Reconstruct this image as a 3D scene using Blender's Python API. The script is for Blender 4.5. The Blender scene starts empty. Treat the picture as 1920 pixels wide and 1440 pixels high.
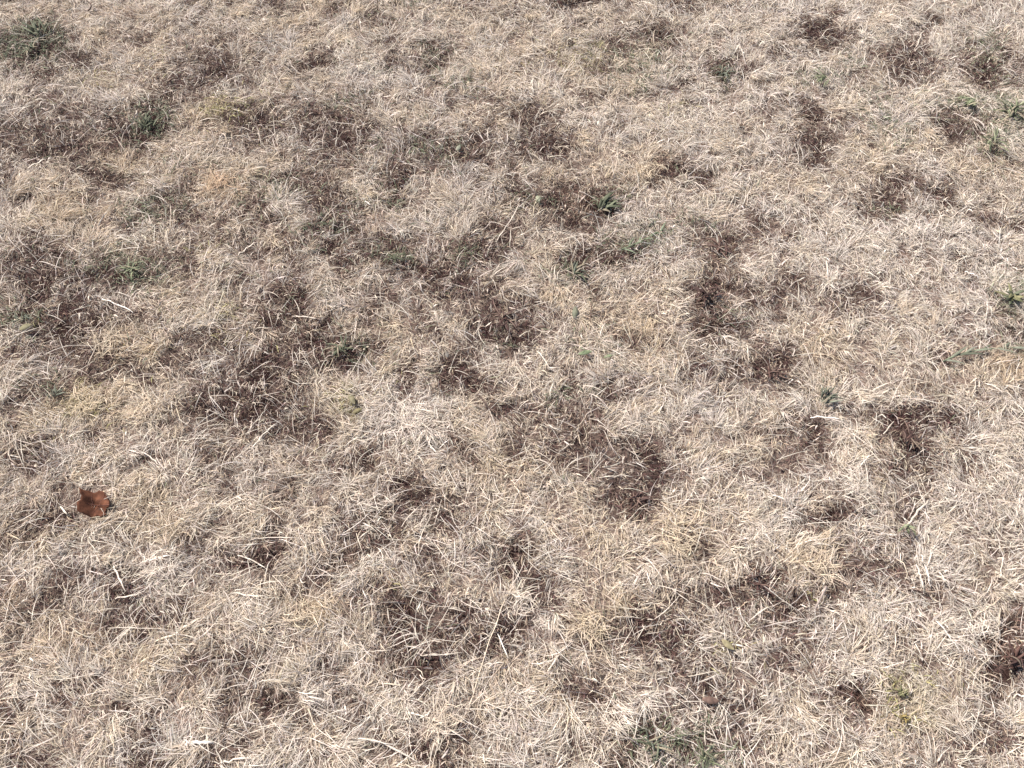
import bpy, math, random
import numpy as np

# ------------------------------------------------------------------ camera, sky, sun, exposure
scene = bpy.context.scene
C = scene.collection
R = math.radians
CAM_H = 1.5
PITCH = R(61.0)            # below the horizon
HFOV = R(63.0)
cam_data = bpy.data.cameras.new("camera")
cam_data.sensor_fit = 'HORIZONTAL'
cam_data.angle = HFOV
cam_data.clip_start = 0.02
cam_data.clip_end = 400.0
cam = bpy.data.objects.new("camera", cam_data)
C.objects.link(cam)
cam.location = (0, 0, CAM_H)
cam.rotation_euler = (math.pi / 2 - PITCH, 0, 0)
scene.camera = cam

SUN_EL = R(50.0)
SUN_AZ = math.atan2(0.62, -0.78)          # direction towards the sun in the xy plane (ahead, to the left)
world = bpy.data.worlds.new("World")
scene.world = world
world.use_nodes = True
wn = world.node_tree.nodes
bg = wn["Background"]
sky = wn.new("ShaderNodeTexSky")
sky.sky_type = 'NISHITA'
sky.sun_disc = False
sky.sun_elevation = SUN_EL
sky.sun_rotation = math.pi / 2 - SUN_AZ
world.node_tree.links.new(sky.outputs[0], bg.inputs[0])
bg.inputs[1].default_value = 0.092
sl = bpy.data.lights.new("sun", 'SUN')
sl.energy = 4.9
sl.angle = R(0.53)
sl.color = (1.0, 0.962, 0.915)
sun = bpy.data.objects.new("sun", sl)
C.objects.link(sun)
sun.rotation_euler = (math.pi / 2 - SUN_EL, 0, SUN_AZ + math.pi / 2)
scene.view_settings.view_transform = 'Standard'
scene.view_settings.look = 'None'
scene.view_settings.gamma = 1.0
scene.view_settings.use_curve_mapping = False
scene.view_settings.exposure = 1.02

rng = np.random.default_rng(11)
random.seed(5)
FPX = 960.0 / math.tan(HFOV / 2)
SP, CP = math.sin(PITCH), math.cos(PITCH)

def at(u, v):
    """photo pixel -> measured point of the lawn plane (metres)"""
    a = (u - 960.0) / FPX; b = (720.0 - v) / FPX
    dx, dy, dz = a, CP + b * SP, -SP + b * CP
    t = -CAM_H / dz
    return dx * t, dy * t

def px_size(u, v):
    """metres per photo pixel across, at a point of the lawn"""
    b = (720.0 - v) / FPX
    return (CAM_H / (SP - b * CP)) / FPX

# ------------------------------------------------------------------ noise
_G = [np.random.default_rng(100 + k).random((256, 256)) for k in range(12)]
def vnoise(x, y, scale, k=0):
    g = _G[k % 12]
    X = np.asarray(x) / scale + 37.3 * (k + 1); Y = np.asarray(y) / scale + 11.7 * (k + 1)
    xi = np.floor(X).astype(np.int64); yi = np.floor(Y).astype(np.int64)
    fx = X - xi; fy = Y - yi
    fx = fx * fx * (3 - 2 * fx); fy = fy * fy * (3 - 2 * fy)
    a = g[xi % 256, yi % 256]; b = g[(xi + 1) % 256, yi % 256]
    c = g[xi % 256, (yi + 1) % 256]; d = g[(xi + 1) % 256, (yi + 1) % 256]
    return (a * (1 - fx) + b * fx) * (1 - fy) + (c * (1 - fx) + d * fx) * fy
def fbm(x, y, scale, k=0, octaves=3):
    s = 0; w = 0; a = 1.0
    for o in range(octaves):
        s = s + a * vnoise(x, y, scale / 2 ** o, k + o); w += a; a *= 0.55
    return s / w

# ------------------------------------------------------------------ patches of the lawn (measured: x, y, half width, half height, strength)
DARK = [
 (60,90,50,45,.7),(30,262,60,22,.7),(85,290,60,22,.6),(110,215,60,25,.55),(40,560,70,50,.8),(120,620,70,50,1.0),
 (150,665,45,28,.8),(60,500,60,30,.7),(165,520,80,38,.7),(200,330,60,18,.8),(255,240,60,35,.8),(150,275,60,25,.6),
 (400,135,60,35,.6),(330,172,50,35,.55),(480,240,50,36,.6),(600,128,40,18,.7),(590,232,45,35,.7),(640,252,45,45,.75),
 (600,348,40,36,.7),(540,340,50,18,.6),(700,45,22,20,.6),(742,112,20,14,.5),(620,432,40,50,.6),(632,482,28,25,.6),
 (530,600,50,48,1.0),(540,566,32,28,.8),(622,660,50,34,1.0),(505,700,72,42,1.0),(450,760,90,48,1.0),(395,775,60,28,.8),
 (580,630,50,40,.7),(700,470,60,28,.7),(752,492,40,20,.6),(800,522,60,36,.75),(860,545,60,30,.7),(942,600,60,42,1.0),
 (960,642,42,28,.85),(902,480,60,28,.65),(930,445,50,25,.65),(700,580,18,38,.7),(860,698,48,36,.75),(882,730,32,20,.7),
 (880,282,48,32,1.0),(1022,270,50,28,.7),(1052,292,26,14,.8),(790,290,70,26,.5),(815,112,38,25,.75),(740,350,26,34,.75),
 (730,392,30,22,.6),(1000,385,66,24,.75),(1105,378,55,34,.85),(1078,410,30,16,.8),(1130,478,66,26,.8),(1096,494,40,20,.7),
 (1000,220,58,25,.55),(930,182,16,14,.7),(1230,80,38,20,.8),(1112,130,22,16,.6),(1152,100,25,20,.5),(1085,5,60,12,.9),
 (1540,70,40,20,.8),(1530,48,40,10,.5),(1355,142,24,28,.75),(1452,96,20,18,.6),(1300,12,50,10,.8),(1690,4,50,10,.7),
 (1690,128,48,38,.85),(1860,128,50,34,.75),(1520,222,28,24,.85),(1520,272,36,22,.85),(1800,240,38,36,.85),(1450,225,14,10,.5),
 (1250,318,48,16,.6),(1298,335,40,14,.55),(1668,372,46,36,.6),(1770,378,32,24,.6),(1890,418,50,12,.7),(1400,292,14,8,.5),
 (1350,468,50,28,.9),(1432,420,26,24,.6),(1330,560,44,46,1.0),(1352,618,48,32,1.0),(1432,700,56,32,.95),(1440,560,40,24,.7),
 (1500,540,32,20,.55),(1605,562,40,36,.6),(1690,785,58,22,.9),(1702,838,42,50,1.0),(1752,780,50,18,.75),(1530,812,28,28,.7),
 (1470,852,50,36,.5),(1560,965,40,30,.85),(1712,962,20,20,.6),(970,770,58,18,.75),(1080,796,56,34,.85),(1100,850,60,38,.7),
 (1212,868,48,40,.9),(1190,930,48,42,1.0),(1182,972,30,20,.9),(1040,872,40,30,.5),(700,850,40,25,.75),(660,872,40,18,.5),
 (795,945,55,34,.85),(760,925,35,22,.6),(790,1042,40,20,.6),(972,1075,26,40,1.0),(945,1045,40,20,.6),(745,1160,66,46,1.0),
 (780,1230,54,28,.9),(880,1188,56,42,1.0),(930,1170,42,28,.8),(1062,1268,36,30,.7),(1085,1308,42,26,.85),(1188,1180,50,40,.8),
 (1270,1130,36,30,.5),(1235,1205,60,24,.7),(1420,1090,48,26,.95),(1472,1135,50,45,.75),(1322,1288,50,38,.7),(1300,1252,40,30,.6),
 (1382,1338,50,18,.7),(820,1420,60,22,.75),(512,1312,34,30,.85),(530,1340,40,20,.6),(240,1090,38,34,.8),(252,1160,56,26,.85),
 (450,1035,46,26,.7),(490,1050,26,16,.6),(680,1010,32,28,.6),(1650,1080,60,36,.45),(1610,1312,58,24,.7),(1905,1232,40,58,1.0),
 (1890,1300,30,24,.8),(1855,1378,50,18,.8),(1255,1400,80,30,.65),(100,985,50,28,.65),(60,862,50,22,.6),(20,500,30,30,.5),
 (110,735,20,26,.6),(1905,620,38,36,.6),(1700,965,14,20,.6),(640,520,20,24,.5),(500,470,60,14,.5),(400,450,60,22,.45),
 (250,505,60,32,.55),(330,400,60,20,.35),(700,250,30,14,.4),(560,870,30,14,.5),(650,1040,26,26,.5),(1290,705,24,18,.5),
 (1390,250,14,10,.3),(1750,300,20,14,.3),(960,30,30,14,.4),(150,1290,36,24,.5),(50,1330,32,26,.45),(40,680,30,18,.5),
 (1620,900,20,12,.3),(1130,560,20,30,.5),(1180,640,28,16,.5),(980,1010,26,26,.5),(1340,1090,30,24,.5),(590,1090,24,20,.4),
 (590,800,44,26,.7),(690,640,30,16,.5),(640,1160,26,26,.45),(1580,1120,34,20,.5),(1740,1130,40,20,.4),(1500,1240,40,30,.4),
 (1400,1400,50,16,.6),(1060,1420,30,16,.4),(330,1120,26,22,.5),(720,980,24,16,.4),(1150,740,32,14,.5),(1290,790,20,12,.4),
]
SOIL = [(1180,886,50,26,1.),(1438,424,38,20,.9),(1470,852,46,34,.8),(1660,1082,60,32,.7),(1430,1245,60,40,.55),(978,1095,16,24,.9),
        (1300,590,24,14,.5),(1620,640,40,26,.4),(1100,860,40,24,.5),(1010,620,30,20,.4),(1690,120,30,16,.4),(250,1075,20,18,.6),
        (900,590,40,26,.5),(1080,1330,30,16,.4),(1640,700,36,16,.4)]
YELLOW = [
 (1105,1165,62,50,1.1),(1262,1012,66,48,.9),(130,400,80,40,.8),(225,655,66,56,.9),(180,755,70,48,.95),(420,345,64,36,.8),
 (1200,625,80,56,.7),(1545,670,76,56,.65),(950,880,70,50,.75),(90,1205,70,44,.8),(560,1150,42,44,.8),(1530,1062,66,46,.7),
 (1810,1010,46,30,.6),(1885,690,60,22,1.1),(1215,320,40,36,.9),(1405,822,60,40,.5),(1650,850,60,50,.55),(210,290,70,34,.9),
 (380,240,50,40,.6),(430,210,50,24,.7),(880,290,0,0,0),(1180,120,90,50,.5),(1480,330,60,40,.3),(60,1000,80,40,.6),
 (340,560,70,40,.5),(700,640,90,60,.5),(1080,320,80,40,.5),(980,400,60,30,.4),(260,90,60,20,.5),(610,10,50,14,.5),
 (540,1210,30,30,.4),(920,770,60,40,.5),(1320,1260,40,20,.2),(1730,1340,60,40,.5),(400,1280,50,50,.4),(900,1320,40,30,.5),
 (30,840,60,40,.5),(270,960,60,40,.6),(1850,320,60,50,.45),(1640,300,60,40,.45),(50,140,40,14,.2),(1130,990,60,40,.5),
 (1380,530,60,30,.5),(1760,700,60,40,.3),(1000,540,60,20,.5),(640,760,40,30,.6),(1850,1100,50,30,.5),(350,420,80,26,.4)]
RUST = [(420,368,46,14,.9),(215,285,40,14,.7),(700,425,30,16,.6),(1895,680,40,14,.8),(1310,560,26,14,1.),(1905,1225,30,40,.9),
        (120,1218,30,16,.9),(10,1150,24,20,.9),(240,25,40,12,.7),(60,590,50,14,.5),(930,1275,30,20,.6),(1630,1320,40,14,.8),
        (1700,10,50,12,.6),(1080,395,24,10,.8),(1100,370,50,20,.6),(1340,500,40,10,.4),(370,240,20,14,.6),(160,950,24,14,.6),
        (1350,560,30,20,.6),(1190,960,24,24,.5),(1250,310,30,12,.6),(0,1340,30,40,.6),(1400,480,30,12,.4)]
PALE = [
 (440,165,60,26,.6),(700,140,66,30,.9),(410,700,56,24,1.1),(770,765,80,46,.9),(1870,900,90,90,.5),(1720,60,120,40,.4),
 (60,200,60,40,.8),(20,150,40,20,.8),(1600,450,150,80,.4),(1850,560,90,60,.5),(950,670,60,40,.5),(1620,740,70,50,.4),
 (280,1060,60,36,.9),(1740,1060,40,50,.9),(1840,1190,60,36,.9),(1000,1140,50,32,.9),(790,60,80,30,.6),(1400,60,120,40,.35),
 (1880,30,60,30,.6),(1420,400,80,30,.4),(220,575,50,24,.7),(280,850,50,20,.8),(600,1290,60,40,.4),(800,1340,120,30,.6),
 (340,1380,80,40,.5),(80,1280,80,50,.5),(1150,1330,40,40,.7),(700,720,50,24,.5),(1300,190,80,40,.4),(1840,510,50,16,.9),
 (1560,900,80,60,.3),(650,1260,40,30,.4),(40,420,40,30,.5),(130,1080,60,30,.5),(990,160,20,20,.5),(1200,220,60,30,.3),
 (1750,450,120,60,.4),(1460,120,120,40,.3),(700,1290,60,20,.3)]
GREEN = [
 (60,85,44,30,1.),(55,55,20,12,.5),(280,235,30,24,1.),(250,505,52,34,.9),(270,400,36,16,.7),(810,108,30,16,.5),(860,155,36,14,.6),
 (790,290,60,18,.5),(1000,388,40,12,.7),(1138,375,26,16,.8),(1075,512,36,16,.9),(1195,448,50,22,.6),(1355,145,20,16,.7),
 (1545,150,34,12,.9),(1640,215,18,30,.6),(1590,125,20,12,.4),(1885,190,46,20,1.),(1900,230,40,26,1.),(1870,265,30,34,.8),(1820,190,34,8,1.),
 (1670,260,22,26,.5),(1665,395,40,10,.5),(1240,1400,58,24,1.1),(1320,1420,44,16,1.),(1550,748,20,14,.7),(1900,560,30,40,.8),
 (1890,660,40,14,.4),(520,480,0,0,0),(605,435,34,30,.5),(640,655,30,18,.6),(100,740,24,20,.8),(30,600,30,26,.6),(740,480,28,14,.7),
 (880,480,34,14,.6),(740,385,24,22,.6),(500,355,40,22,.5),(1110,660,30,8,.7),(1190,130,60,30,.45),(720,130,20,14,.2),(1060,740,50,14,.3),
 (780,5,30,8,.7),(1380,600,30,10,.4),(660,390,24,20,.3),(170,495,26,14,.4),(540,580,20,14,.3),(350,330,40,14,.3),(1300,1375,30,12,.6),
 (1125,1330,20,8,.2),(960,660,20,10,.25),(1750,210,40,20,.3),(1300,430,30,14,.4),(660,200,30,14,.4),(340,390,26,12,.3),(1860,100,20,30,.5)]
OLIVE = [(1700,1300,32,26,1.1),(1690,1350,26,14,.8),(1360,1208,24,16,.6),(150,780,34,16,.7),(665,755,24,18,.8),(420,215,36,22,.8),
         (1540,1140,20,12,.3),(45,612,22,10,.7),(1900,570,30,26,.7),(390,595,40,14,.5),(370,480,16,16,.5),(190,150,30,16,.3),(430,640,24,12,.5),
         (710,1090,18,16,.5),(1250,200,30,20,.2),(160,740,20,20,.4),(1090,110,60,30,.4)]

def prep(lst, grow=1.0):
    out = []
    for (u, v, a, b, s) in lst:
        if a <= 0: continue
        x0, y0 = at(u, v); xr, yr = at(u + 1, v); xd, yd = at(u, v - 1)
        J = np.array([[xr - x0, xd - x0], [yr - y0, yd - y0]])
        Ji = np.linalg.inv(J)
        out.append((x0, y0, Ji, a * grow, b * grow, s, J))
    return out
def warp(x, y):
    wx = (fbm(x, y, .11, 3) - .5) * .085 + (vnoise(x, y, .018, 6) - .5) * .036
    wy = (fbm(x, y, .11, 7) - .5) * .085 + (vnoise(x, y, .018, 9) - .5) * .036
    return x + wx, y + wy
def field(P, x, y, power=2.0):
    out = np.zeros_like(x)
    for (x0, y0, Ji, a, b, s, J) in P:
        rr = abs(J[0, 0]) * a + abs(J[0, 1]) * b + .02; ry = abs(J[1, 0]) * a + abs(J[1, 1]) * b + .02
        m = (np.abs(x - x0) < 2.2 * rr) & (np.abs(y - y0) < 2.2 * ry)
        if not m.any(): continue
        dx = x[m] - x0; dy = y[m] - y0
        pu = (Ji[0, 0] * dx + Ji[0, 1] * dy) / a; pv = (Ji[1, 0] * dx + Ji[1, 1] * dy) / b
        g = s * np.exp(-(pu * pu + pv * pv) ** 1.15 * .9)
        out[m] = 1 - (1 - out[m]) * (1 - np.clip(g, 0, 1))
    return out
PD, PS, PY, PR, PP, PG, PO = prep(DARK, .95), prep(SOIL), prep(YELLOW, 1.1), prep(RUST), prep(PALE, 1.1), prep(GREEN, 1.15), prep(OLIVE)

# fields are kept on a fine grid and looked up from there
GX0, GX1, GY0, GY1, GS = -3.0, 3.0, -0.6, 4.6, 0.006
gx = np.arange(GX0, GX1, GS); gy = np.arange(GY0, GY1, GS)
GXX, GYY = np.meshgrid(gx, gy, indexing='ij')
WX, WY = warp(GXX.ravel(), GYY.ravel())
def mk(P):
    return field(P, WX, WY).reshape(GXX.shape)
F = {k: mk(P) for k, P in dict(D=PD, S=PS, Y=PY, R=PR, P=PP, G=PG, O=PO).items()}
brk = np.clip((vnoise(GXX, GYY, .011, 8) * .55 + vnoise(GXX, GYY, .026, 10) * .65 - .40) * 3.8, 0, 1)
F['D'] = np.clip((1 - (1 - F['D']) ** 1.7) * (.34 + .9 * brk), 0, 1)
# beyond the part of the lawn the picture shows, it goes on with patches of the same kind
inside = np.zeros_like(GXX)
u0 = (GXX / np.maximum(GYY * CP + CAM_H * SP, .05)) * FPX + 960
v0 = 720 - ((GYY * SP - CAM_H * CP) / np.maximum(GYY * CP + CAM_H * SP, .05)) * FPX
out_mask = np.clip(np.maximum.reduce([-u0 / 60, (u0 - 1920) / 60, -v0 / 40, (v0 - 1440) / 60]), 0, 1)
rnd = np.clip((fbm(GXX, GYY, .20, 1) - .56) * 9, 0, 1)
F['D'] = np.maximum(F['D'], rnd * out_mask * .85)
F['G'] = np.maximum(F['G'], np.clip((fbm(GXX, GYY, .22, 4) - .66) * 9, 0, 1) * out_mask)
F['Y'] = np.maximum(F['Y'], np.clip((fbm(GXX, GYY, .25, 8) - .55) * 6, 0, 1) * out_mask * .8)
# small scattered hollows everywhere, denser on the left-hand side
sc = np.clip((fbm(GXX, GYY, .055, 2) - .605 + np.where(GXX < 0, .045, .075) * np.clip(-GXX / .7, -1, 1)) * 8, 0, 1)
F['D'] = np.maximum(F['D'], sc * .55)
def look(k, x, y):
    xi = np.clip(((x - GX0) / GS).astype(int), 0, GXX.shape[0] - 1)
    yi = np.clip(((y - GY0) / GS).astype(int), 0, GXX.shape[1] - 1)
    return F[k][xi, yi]
Hmap = (fbm(GXX, GYY, .16, 5) - .5) * .014 + (fbm(GXX, GYY, .03, 0) - .5) * .005 - .004 * F['D'] + .002
def height(x, y):
    fx = np.clip((x - GX0) / GS, 0, GXX.shape[0] - 1.001); fy = np.clip((y - GY0) / GS, 0, GXX.shape[1] - 1.001)
    xi = fx.astype(int); yi = fy.astype(int); fx = fx - xi; fy = fy - yi
    return (Hmap[xi, yi] * (1 - fx) + Hmap[xi + 1, yi] * fx) * (1 - fy) + (Hmap[xi, yi + 1] * (1 - fx) + Hmap[xi + 1, yi + 1] * fx) * fy

# ------------------------------------------------------------------ helpers for objects
def tag(o, label=None, cat=None, group=None, kind=None):
    if label: o['label'] = label
    if cat: o['category'] = cat
    if group: o['group'] = group
    if kind: o['kind'] = kind
    return o
def mesh_np(name, verts, tris, mat, cols=None, parent=None, smooth=False):
    me = bpy.data.meshes.new(name)
    n = len(verts); m = len(tris)
    me.vertices.add(n); me.vertices.foreach_set("co", np.asarray(verts, np.float32).ravel())
    me.loops.add(m * 3); me.loops.foreach_set("vertex_index", np.asarray(tris, np.int32).ravel())
    me.polygons.add(m)
    me.polygons.foreach_set("loop_start", np.arange(0, m * 3, 3, dtype=np.int32))
    me.polygons.foreach_set("loop_total", np.full(m, 3, np.int32))
    if smooth: me.polygons.foreach_set("use_smooth", np.ones(m, bool))
    me.update(calc_edges=True)
    if cols is not None:
        at_ = me.color_attributes.new("tint", 'FLOAT_COLOR', 'POINT')
        at_.data.foreach_set("color", np.concatenate([cols, np.ones((n, 1))], 1).astype(np.float32).ravel())
    me.materials.append(mat)
    o = bpy.data.objects.new(name, me); C.objects.link(o)
    if parent: o.parent = parent
    return o
def empty(name, loc):
    o = bpy.data.objects.new(name, None); C.objects.link(o); o.location = loc
    o.empty_display_size = .02
    return o

# ------------------------------------------------------------------ materials
def blade_mat(name, transl=.22, rough=.55, vary=.16, spec=.3):
    m = bpy.data.materials.new(name); m.use_nodes = True
    N = m.node_tree.nodes; L = m.node_tree.links; N.clear()
    out = N.new("ShaderNodeOutputMaterial")
    a = N.new("ShaderNodeAttribute"); a.attribute_name = "tint"
    tc = N.new("ShaderNodeNewGeometry")
    nz = N.new("ShaderNodeTexNoise"); nz.inputs['Scale'].default_value = 160; nz.inputs['Detail'].default_value = 3
    L.new(tc.outputs['Position'], nz.inputs['Vector'])
    mr = N.new("ShaderNodeMapRange"); mr.inputs[1].default_value = .3; mr.inputs[2].default_value = .7
    mr.inputs[3].default_value = 1 - vary; mr.inputs[4].default_value = 1 + vary
    L.new(nz.outputs[0], mr.inputs[0])
    mul = N.new("ShaderNodeVectorMath"); mul.operation = 'SCALE'
    L.new(a.outputs['Color'], mul.inputs[0]); L.new(mr.outputs[0], mul.inputs['Scale'])
    p = N.new("ShaderNodeBsdfPrincipled"); p.inputs['Roughness'].default_value = rough
    p.inputs['Specular IOR Level'].default_value = spec
    L.new(mul.outputs[0], p.inputs['Base Color'])
    t = N.new("ShaderNodeBsdfTranslucent"); L.new(mul.outputs[0], t.inputs['Color'])
    mx = N.new("ShaderNodeMixShader"); mx.inputs[0].default_value = transl
    L.new(p.outputs[0], mx.inputs[1]); L.new(t.outputs[0], mx.inputs[2]); L.new(mx.outputs[0], out.inputs[0])
    return m
M_straw = blade_mat("dry_blade", .33, .65, .16, .12)
M_dead = blade_mat("dead_thatch", .10, .8, .3, .15)
M_green = blade_mat("green_blade", .25, .6, .2, .15)
M_stalk = blade_mat("bleached_stalk", .10, .45, .12, .4)

# ------------------------------------------------------------------ ground
def soil_mat():
    m = bpy.data.materials.new("dry_soil"); m.use_nodes = True
    N = m.node_tree.nodes; L = m.node_tree.links
    p = N["Principled BSDF"]; p.inputs['Roughness'].default_value = .95; p.inputs['Specular IOR Level'].default_value = .1
    g = N.new("ShaderNodeNewGeometry")
    n1 = N.new("ShaderNodeTexNoise"); n1.inputs['Scale'].default_value = 18; n1.inputs['Detail'].default_value = 8
    n2 = N.new("ShaderNodeTexNoise"); n2.inputs['Scale'].default_value = 240; n2.inputs['Detail'].default_value = 4
    n3 = N.new("ShaderNodeTexNoise"); n3.inputs['Scale'].default_value = 4; n3.inputs['Detail'].default_value = 8
    for n in (n1, n2, n3): L.new(g.outputs['Position'], n.inputs['Vector'])
    r = N.new("ShaderNodeValToRGB"); e = r.color_ramp.elements
    e[0].position = .3; e[0].color = (.075, .048, .037, 1); e[1].position = .72; e[1].color = (.21, .155, .125, 1)
    tn = N.new("ShaderNodeAttribute"); tn.attribute_name = "tint"      # dark rotted humus where the grass has died out
    ad = N.new("ShaderNodeMix"); ad.data_type = 'FLOAT'; ad.inputs[0].default_value = .5
    L.new(n1.outputs[0], ad.inputs[2]); L.new(n2.outputs[0], ad.inputs[3]); L.new(ad.outputs[0], r.inputs[0])
    # far away the lawn is a straw coloured surface
    r2 = N.new("ShaderNodeValToRGB"); e = r2.color_ramp.elements
    e[0].position = .38; e[0].color = (.13, .10, .075, 1); e[1].position = .6; e[1].color = (.36, .29, .22, 1)
    ad2 = N.new("ShaderNodeMix"); ad2.data_type = 'FLOAT'; ad2.inputs[0].default_value = .4
    L.new(n3.outputs[0], ad2.inputs[2]); L.new(n2.outputs[0], ad2.inputs[3]); L.new(ad2.outputs[0], r2.inputs[0])
    le = N.new("ShaderNodeVectorMath"); le.operation = 'DISTANCE'; le.inputs[1].default_value = (0, 1.8, 0)
    L.new(g.outputs['Position'], le.inputs[0])
    mr = N.new("ShaderNodeMapRange"); mr.inputs[1].default_value = 2.6; mr.inputs[2].default_value = 3.4
    L.new(le.outputs['Value'], mr.inputs[0])
    mx = N.new("ShaderNodeMix"); mx.data_type = 'RGBA'
    hm = N.new("ShaderNodeMix"); hm.data_type = 'RGBA'; hm.blend_type = 'MULTIPLY'; hm.inputs[7].default_value = (.18, .135, .135, 1)
    L.new(tn.outputs['Fac'], hm.inputs[0]); L.new(r.outputs[0], hm.inputs[6])
    L.new(mr.outputs[0], mx.inputs[0]); L.new(hm.outputs[2], mx.inputs[6]); L.new(r2.outputs[0], mx.inputs[7])
    L.new(mx.outputs[2], p.inputs['Base Color'])
    b = N.new("ShaderNodeBump"); b.inputs['Distance'].default_value = .004; b.inputs['Strength'].default_value = .9
    L.new(ad.outputs[0], b.inputs['Height']); L.new(b.outputs[0], p.inputs['Normal'])
    return m
M_soil = soil_mat()
far = [4, 6, 10, 18, 30, 60, 110]
xs = np.concatenate([[-f for f in reversed(far)], np.arange(-2.9, 2.9, .018), far])
ys = np.concatenate([[-f for f in reversed(far[1:])], [-2, -1], np.arange(-.5, 4.4, .018), [5, 6, 10, 18, 30, 60, 150]])
XX, YY = np.meshgrid(xs, ys, indexing='ij')
near = (XX > -2.95) & (XX < 2.95) & (YY > -.55) & (YY < 4.5)
crumb = (vnoise(XX, YY, .014, 10) - .5) * .006 + (rng.random(XX.shape) - .5) * .0035
ZZ = np.where(near, height(XX, YY) - .003 + crumb, -.004)
ni, nj = XX.shape
idx = np.arange(ni * nj).reshape(ni, nj)
a, b, c, d = idx[:-1, :-1].ravel(), idx[1:, :-1].ravel(), idx[1:, 1:].ravel(), idx[:-1, 1:].ravel()
gt = np.concatenate([np.stack([a, b, c], 1), np.stack([a, c, d], 1)])
ground = mesh_np("ground", np.stack([XX.ravel(), YY.ravel(), ZZ.ravel()], 1), gt, M_soil, np.stack([(look('D', XX.ravel(), YY.ravel()) * (1 - .8 * look('S', XX.ravel(), YY.ravel()))) * near.ravel()] * 3, 1), smooth=True)
tag(ground, "brown crumbly soil showing between the dry grass", None, None, 'structure')

# ------------------------------------------------------------------ the fallen leaf, measured first because the grass is parted by it
LEAF_PX = [(715,455),(765,474),(820,464),(885,482),(955,438),(1012,450),(1062,520),(1112,600),(1118,680),(1062,712),(1030,765),
           (1064,802),(965,832),(905,812),(832,856),(745,812),(662,786),(676,660),(742,560),(733,500)]
LEAF_XY = np.array([at(60 + p[0] / 7.385, 860 + p[1] / 7.385) for p in LEAF_PX])
LEAF_C = LEAF_XY.mean(0)
leaf_base = float(height(np.array([LEAF_C[0]]), np.array([LEAF_C[1]]))[0]) + .011

# ------------------------------------------------------------------ grass blades
def in_poly(x, y, poly):
    ins = np.zeros(len(x), bool); j = len(poly) - 1
    for i in range(len(poly)):
        xi, yi = poly[i]; xj, yj = poly[j]
        cond = ((yi > y) != (yj > y)) & (x < (xj - xi) * (y - yi) / (yj - yi + 1e-12) + xi)
        ins ^= cond; j = i
    return ins
def grow(bx, by, phi, L, w, e0, lift, curl, twist, col, nseg=3, sag=1.0, tipcol=None, keep_over_leaf=.16, basez=None, zig=.0):
    """ribbon blades: returns verts, tris, colours"""
    n = len(bx)
    K = nseg + 1
    P = np.zeros((n, K, 3)); T = np.zeros((n, K, 3))
    x, y = bx.copy(), by.copy()
    z = height(x, y) + (lift * .35 if basez is None else basez)
    ph = phi.copy()
    for k in range(K):
        s = k / nseg
        e = e0 * (1 - 1.75 * sag * s)
        t = np.stack([np.cos(e) * np.cos(ph), np.cos(e) * np.sin(ph), np.sin(e)], 1)
        P[:, k] = np.stack([x, y, z], 1); T[:, k] = t
        if k < nseg:
            x = x + t[:, 0] * L / nseg; y = y + t[:, 1] * L / nseg; z = z + t[:, 2] * L / nseg
            z = np.maximum(z, height(x, y) + lift)
            ph = ph + curl / nseg + (rng.random(n) - .5) * zig
    side = np.stack([-T[:, :, 1], T[:, :, 0], np.zeros((n, K))], 2)
    side /= np.linalg.norm(side, axis=2, keepdims=True) + 1e-9
    nor = np.cross(T, side)
    tw = twist[:, None] * (1 + .6 * (np.linspace(0, 1, K)[None] - .5))
    S = side * np.cos(tw)[:, :, None] + nor * np.sin(tw)[:, :, None]
    prof = {3: [.7, 1., .75], 4: [.7, 1., .95, .6], 2: [.85, .9], 5: [.75, 1, 1, .85, .5]}[nseg]
    hw = (w[:, None] * np.array(prof)[None]) / 2
    V = np.zeros((n, 2 * nseg + 1, 3))
    V[:, 0:2 * nseg:2] = P[:, :nseg] - S[:, :nseg] * hw[:, :, None]
    V[:, 1:2 * nseg:2] = P[:, :nseg] + S[:, :nseg] * hw[:, :, None]
    V[:, 2 * nseg] = P[:, nseg]
    # part the grass where the fallen leaf lies
    ok = np.ones(n, bool)
    if keep_over_leaf < 1:
        cl = (np.abs(bx - LEAF_C[0]) < .15) & (np.abs(by - LEAF_C[1]) < .15)
        ci = np.where(cl)[0]
        if len(ci):
            hit = np.zeros(len(ci), bool)
            for k in range(K):
                q = P[ci, k]; hit |= in_poly(q[:, 0], q[:, 1], LEAF_XY) & (q[:, 2] > leaf_base - .012)
                if k < nseg:
                    q = (P[ci, k] + P[ci, k + 1]) / 2; hit |= in_poly(q[:, 0], q[:, 1], LEAF_XY) & (q[:, 2] > leaf_base - .012)
            hit &= rng.random(len(ci)) > keep_over_leaf
            ok[ci[hit]] = False
    V = V[ok]; n = len(V)
    col = col[ok]
    nv = 2 * nseg + 1
    tri = []
    for k in range(nseg - 1):
        a = 2 * k; tri += [(a, a + 1, a + 3), (a, a + 3, a + 2)]
    a = 2 * (nseg - 1); tri += [(a, a + 1, a + 2)]
    tri = np.array(tri)
    Tt = (tri[None] + (np.arange(n) * nv)[:, None, None]).reshape(-1, 3)
    cc = np.repeat(col[:, None], nv, 1).copy()
    if tipcol is not None:
        tc_ = tipcol[ok]; ss = np.array([k // 2 / nseg for k in range(nv)])[None, :, None]
        cc = cc * (1 - ss) + tc_[:, None] * ss
    return V.reshape(-1, 3), Tt, cc.reshape(-1, 3)

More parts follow.
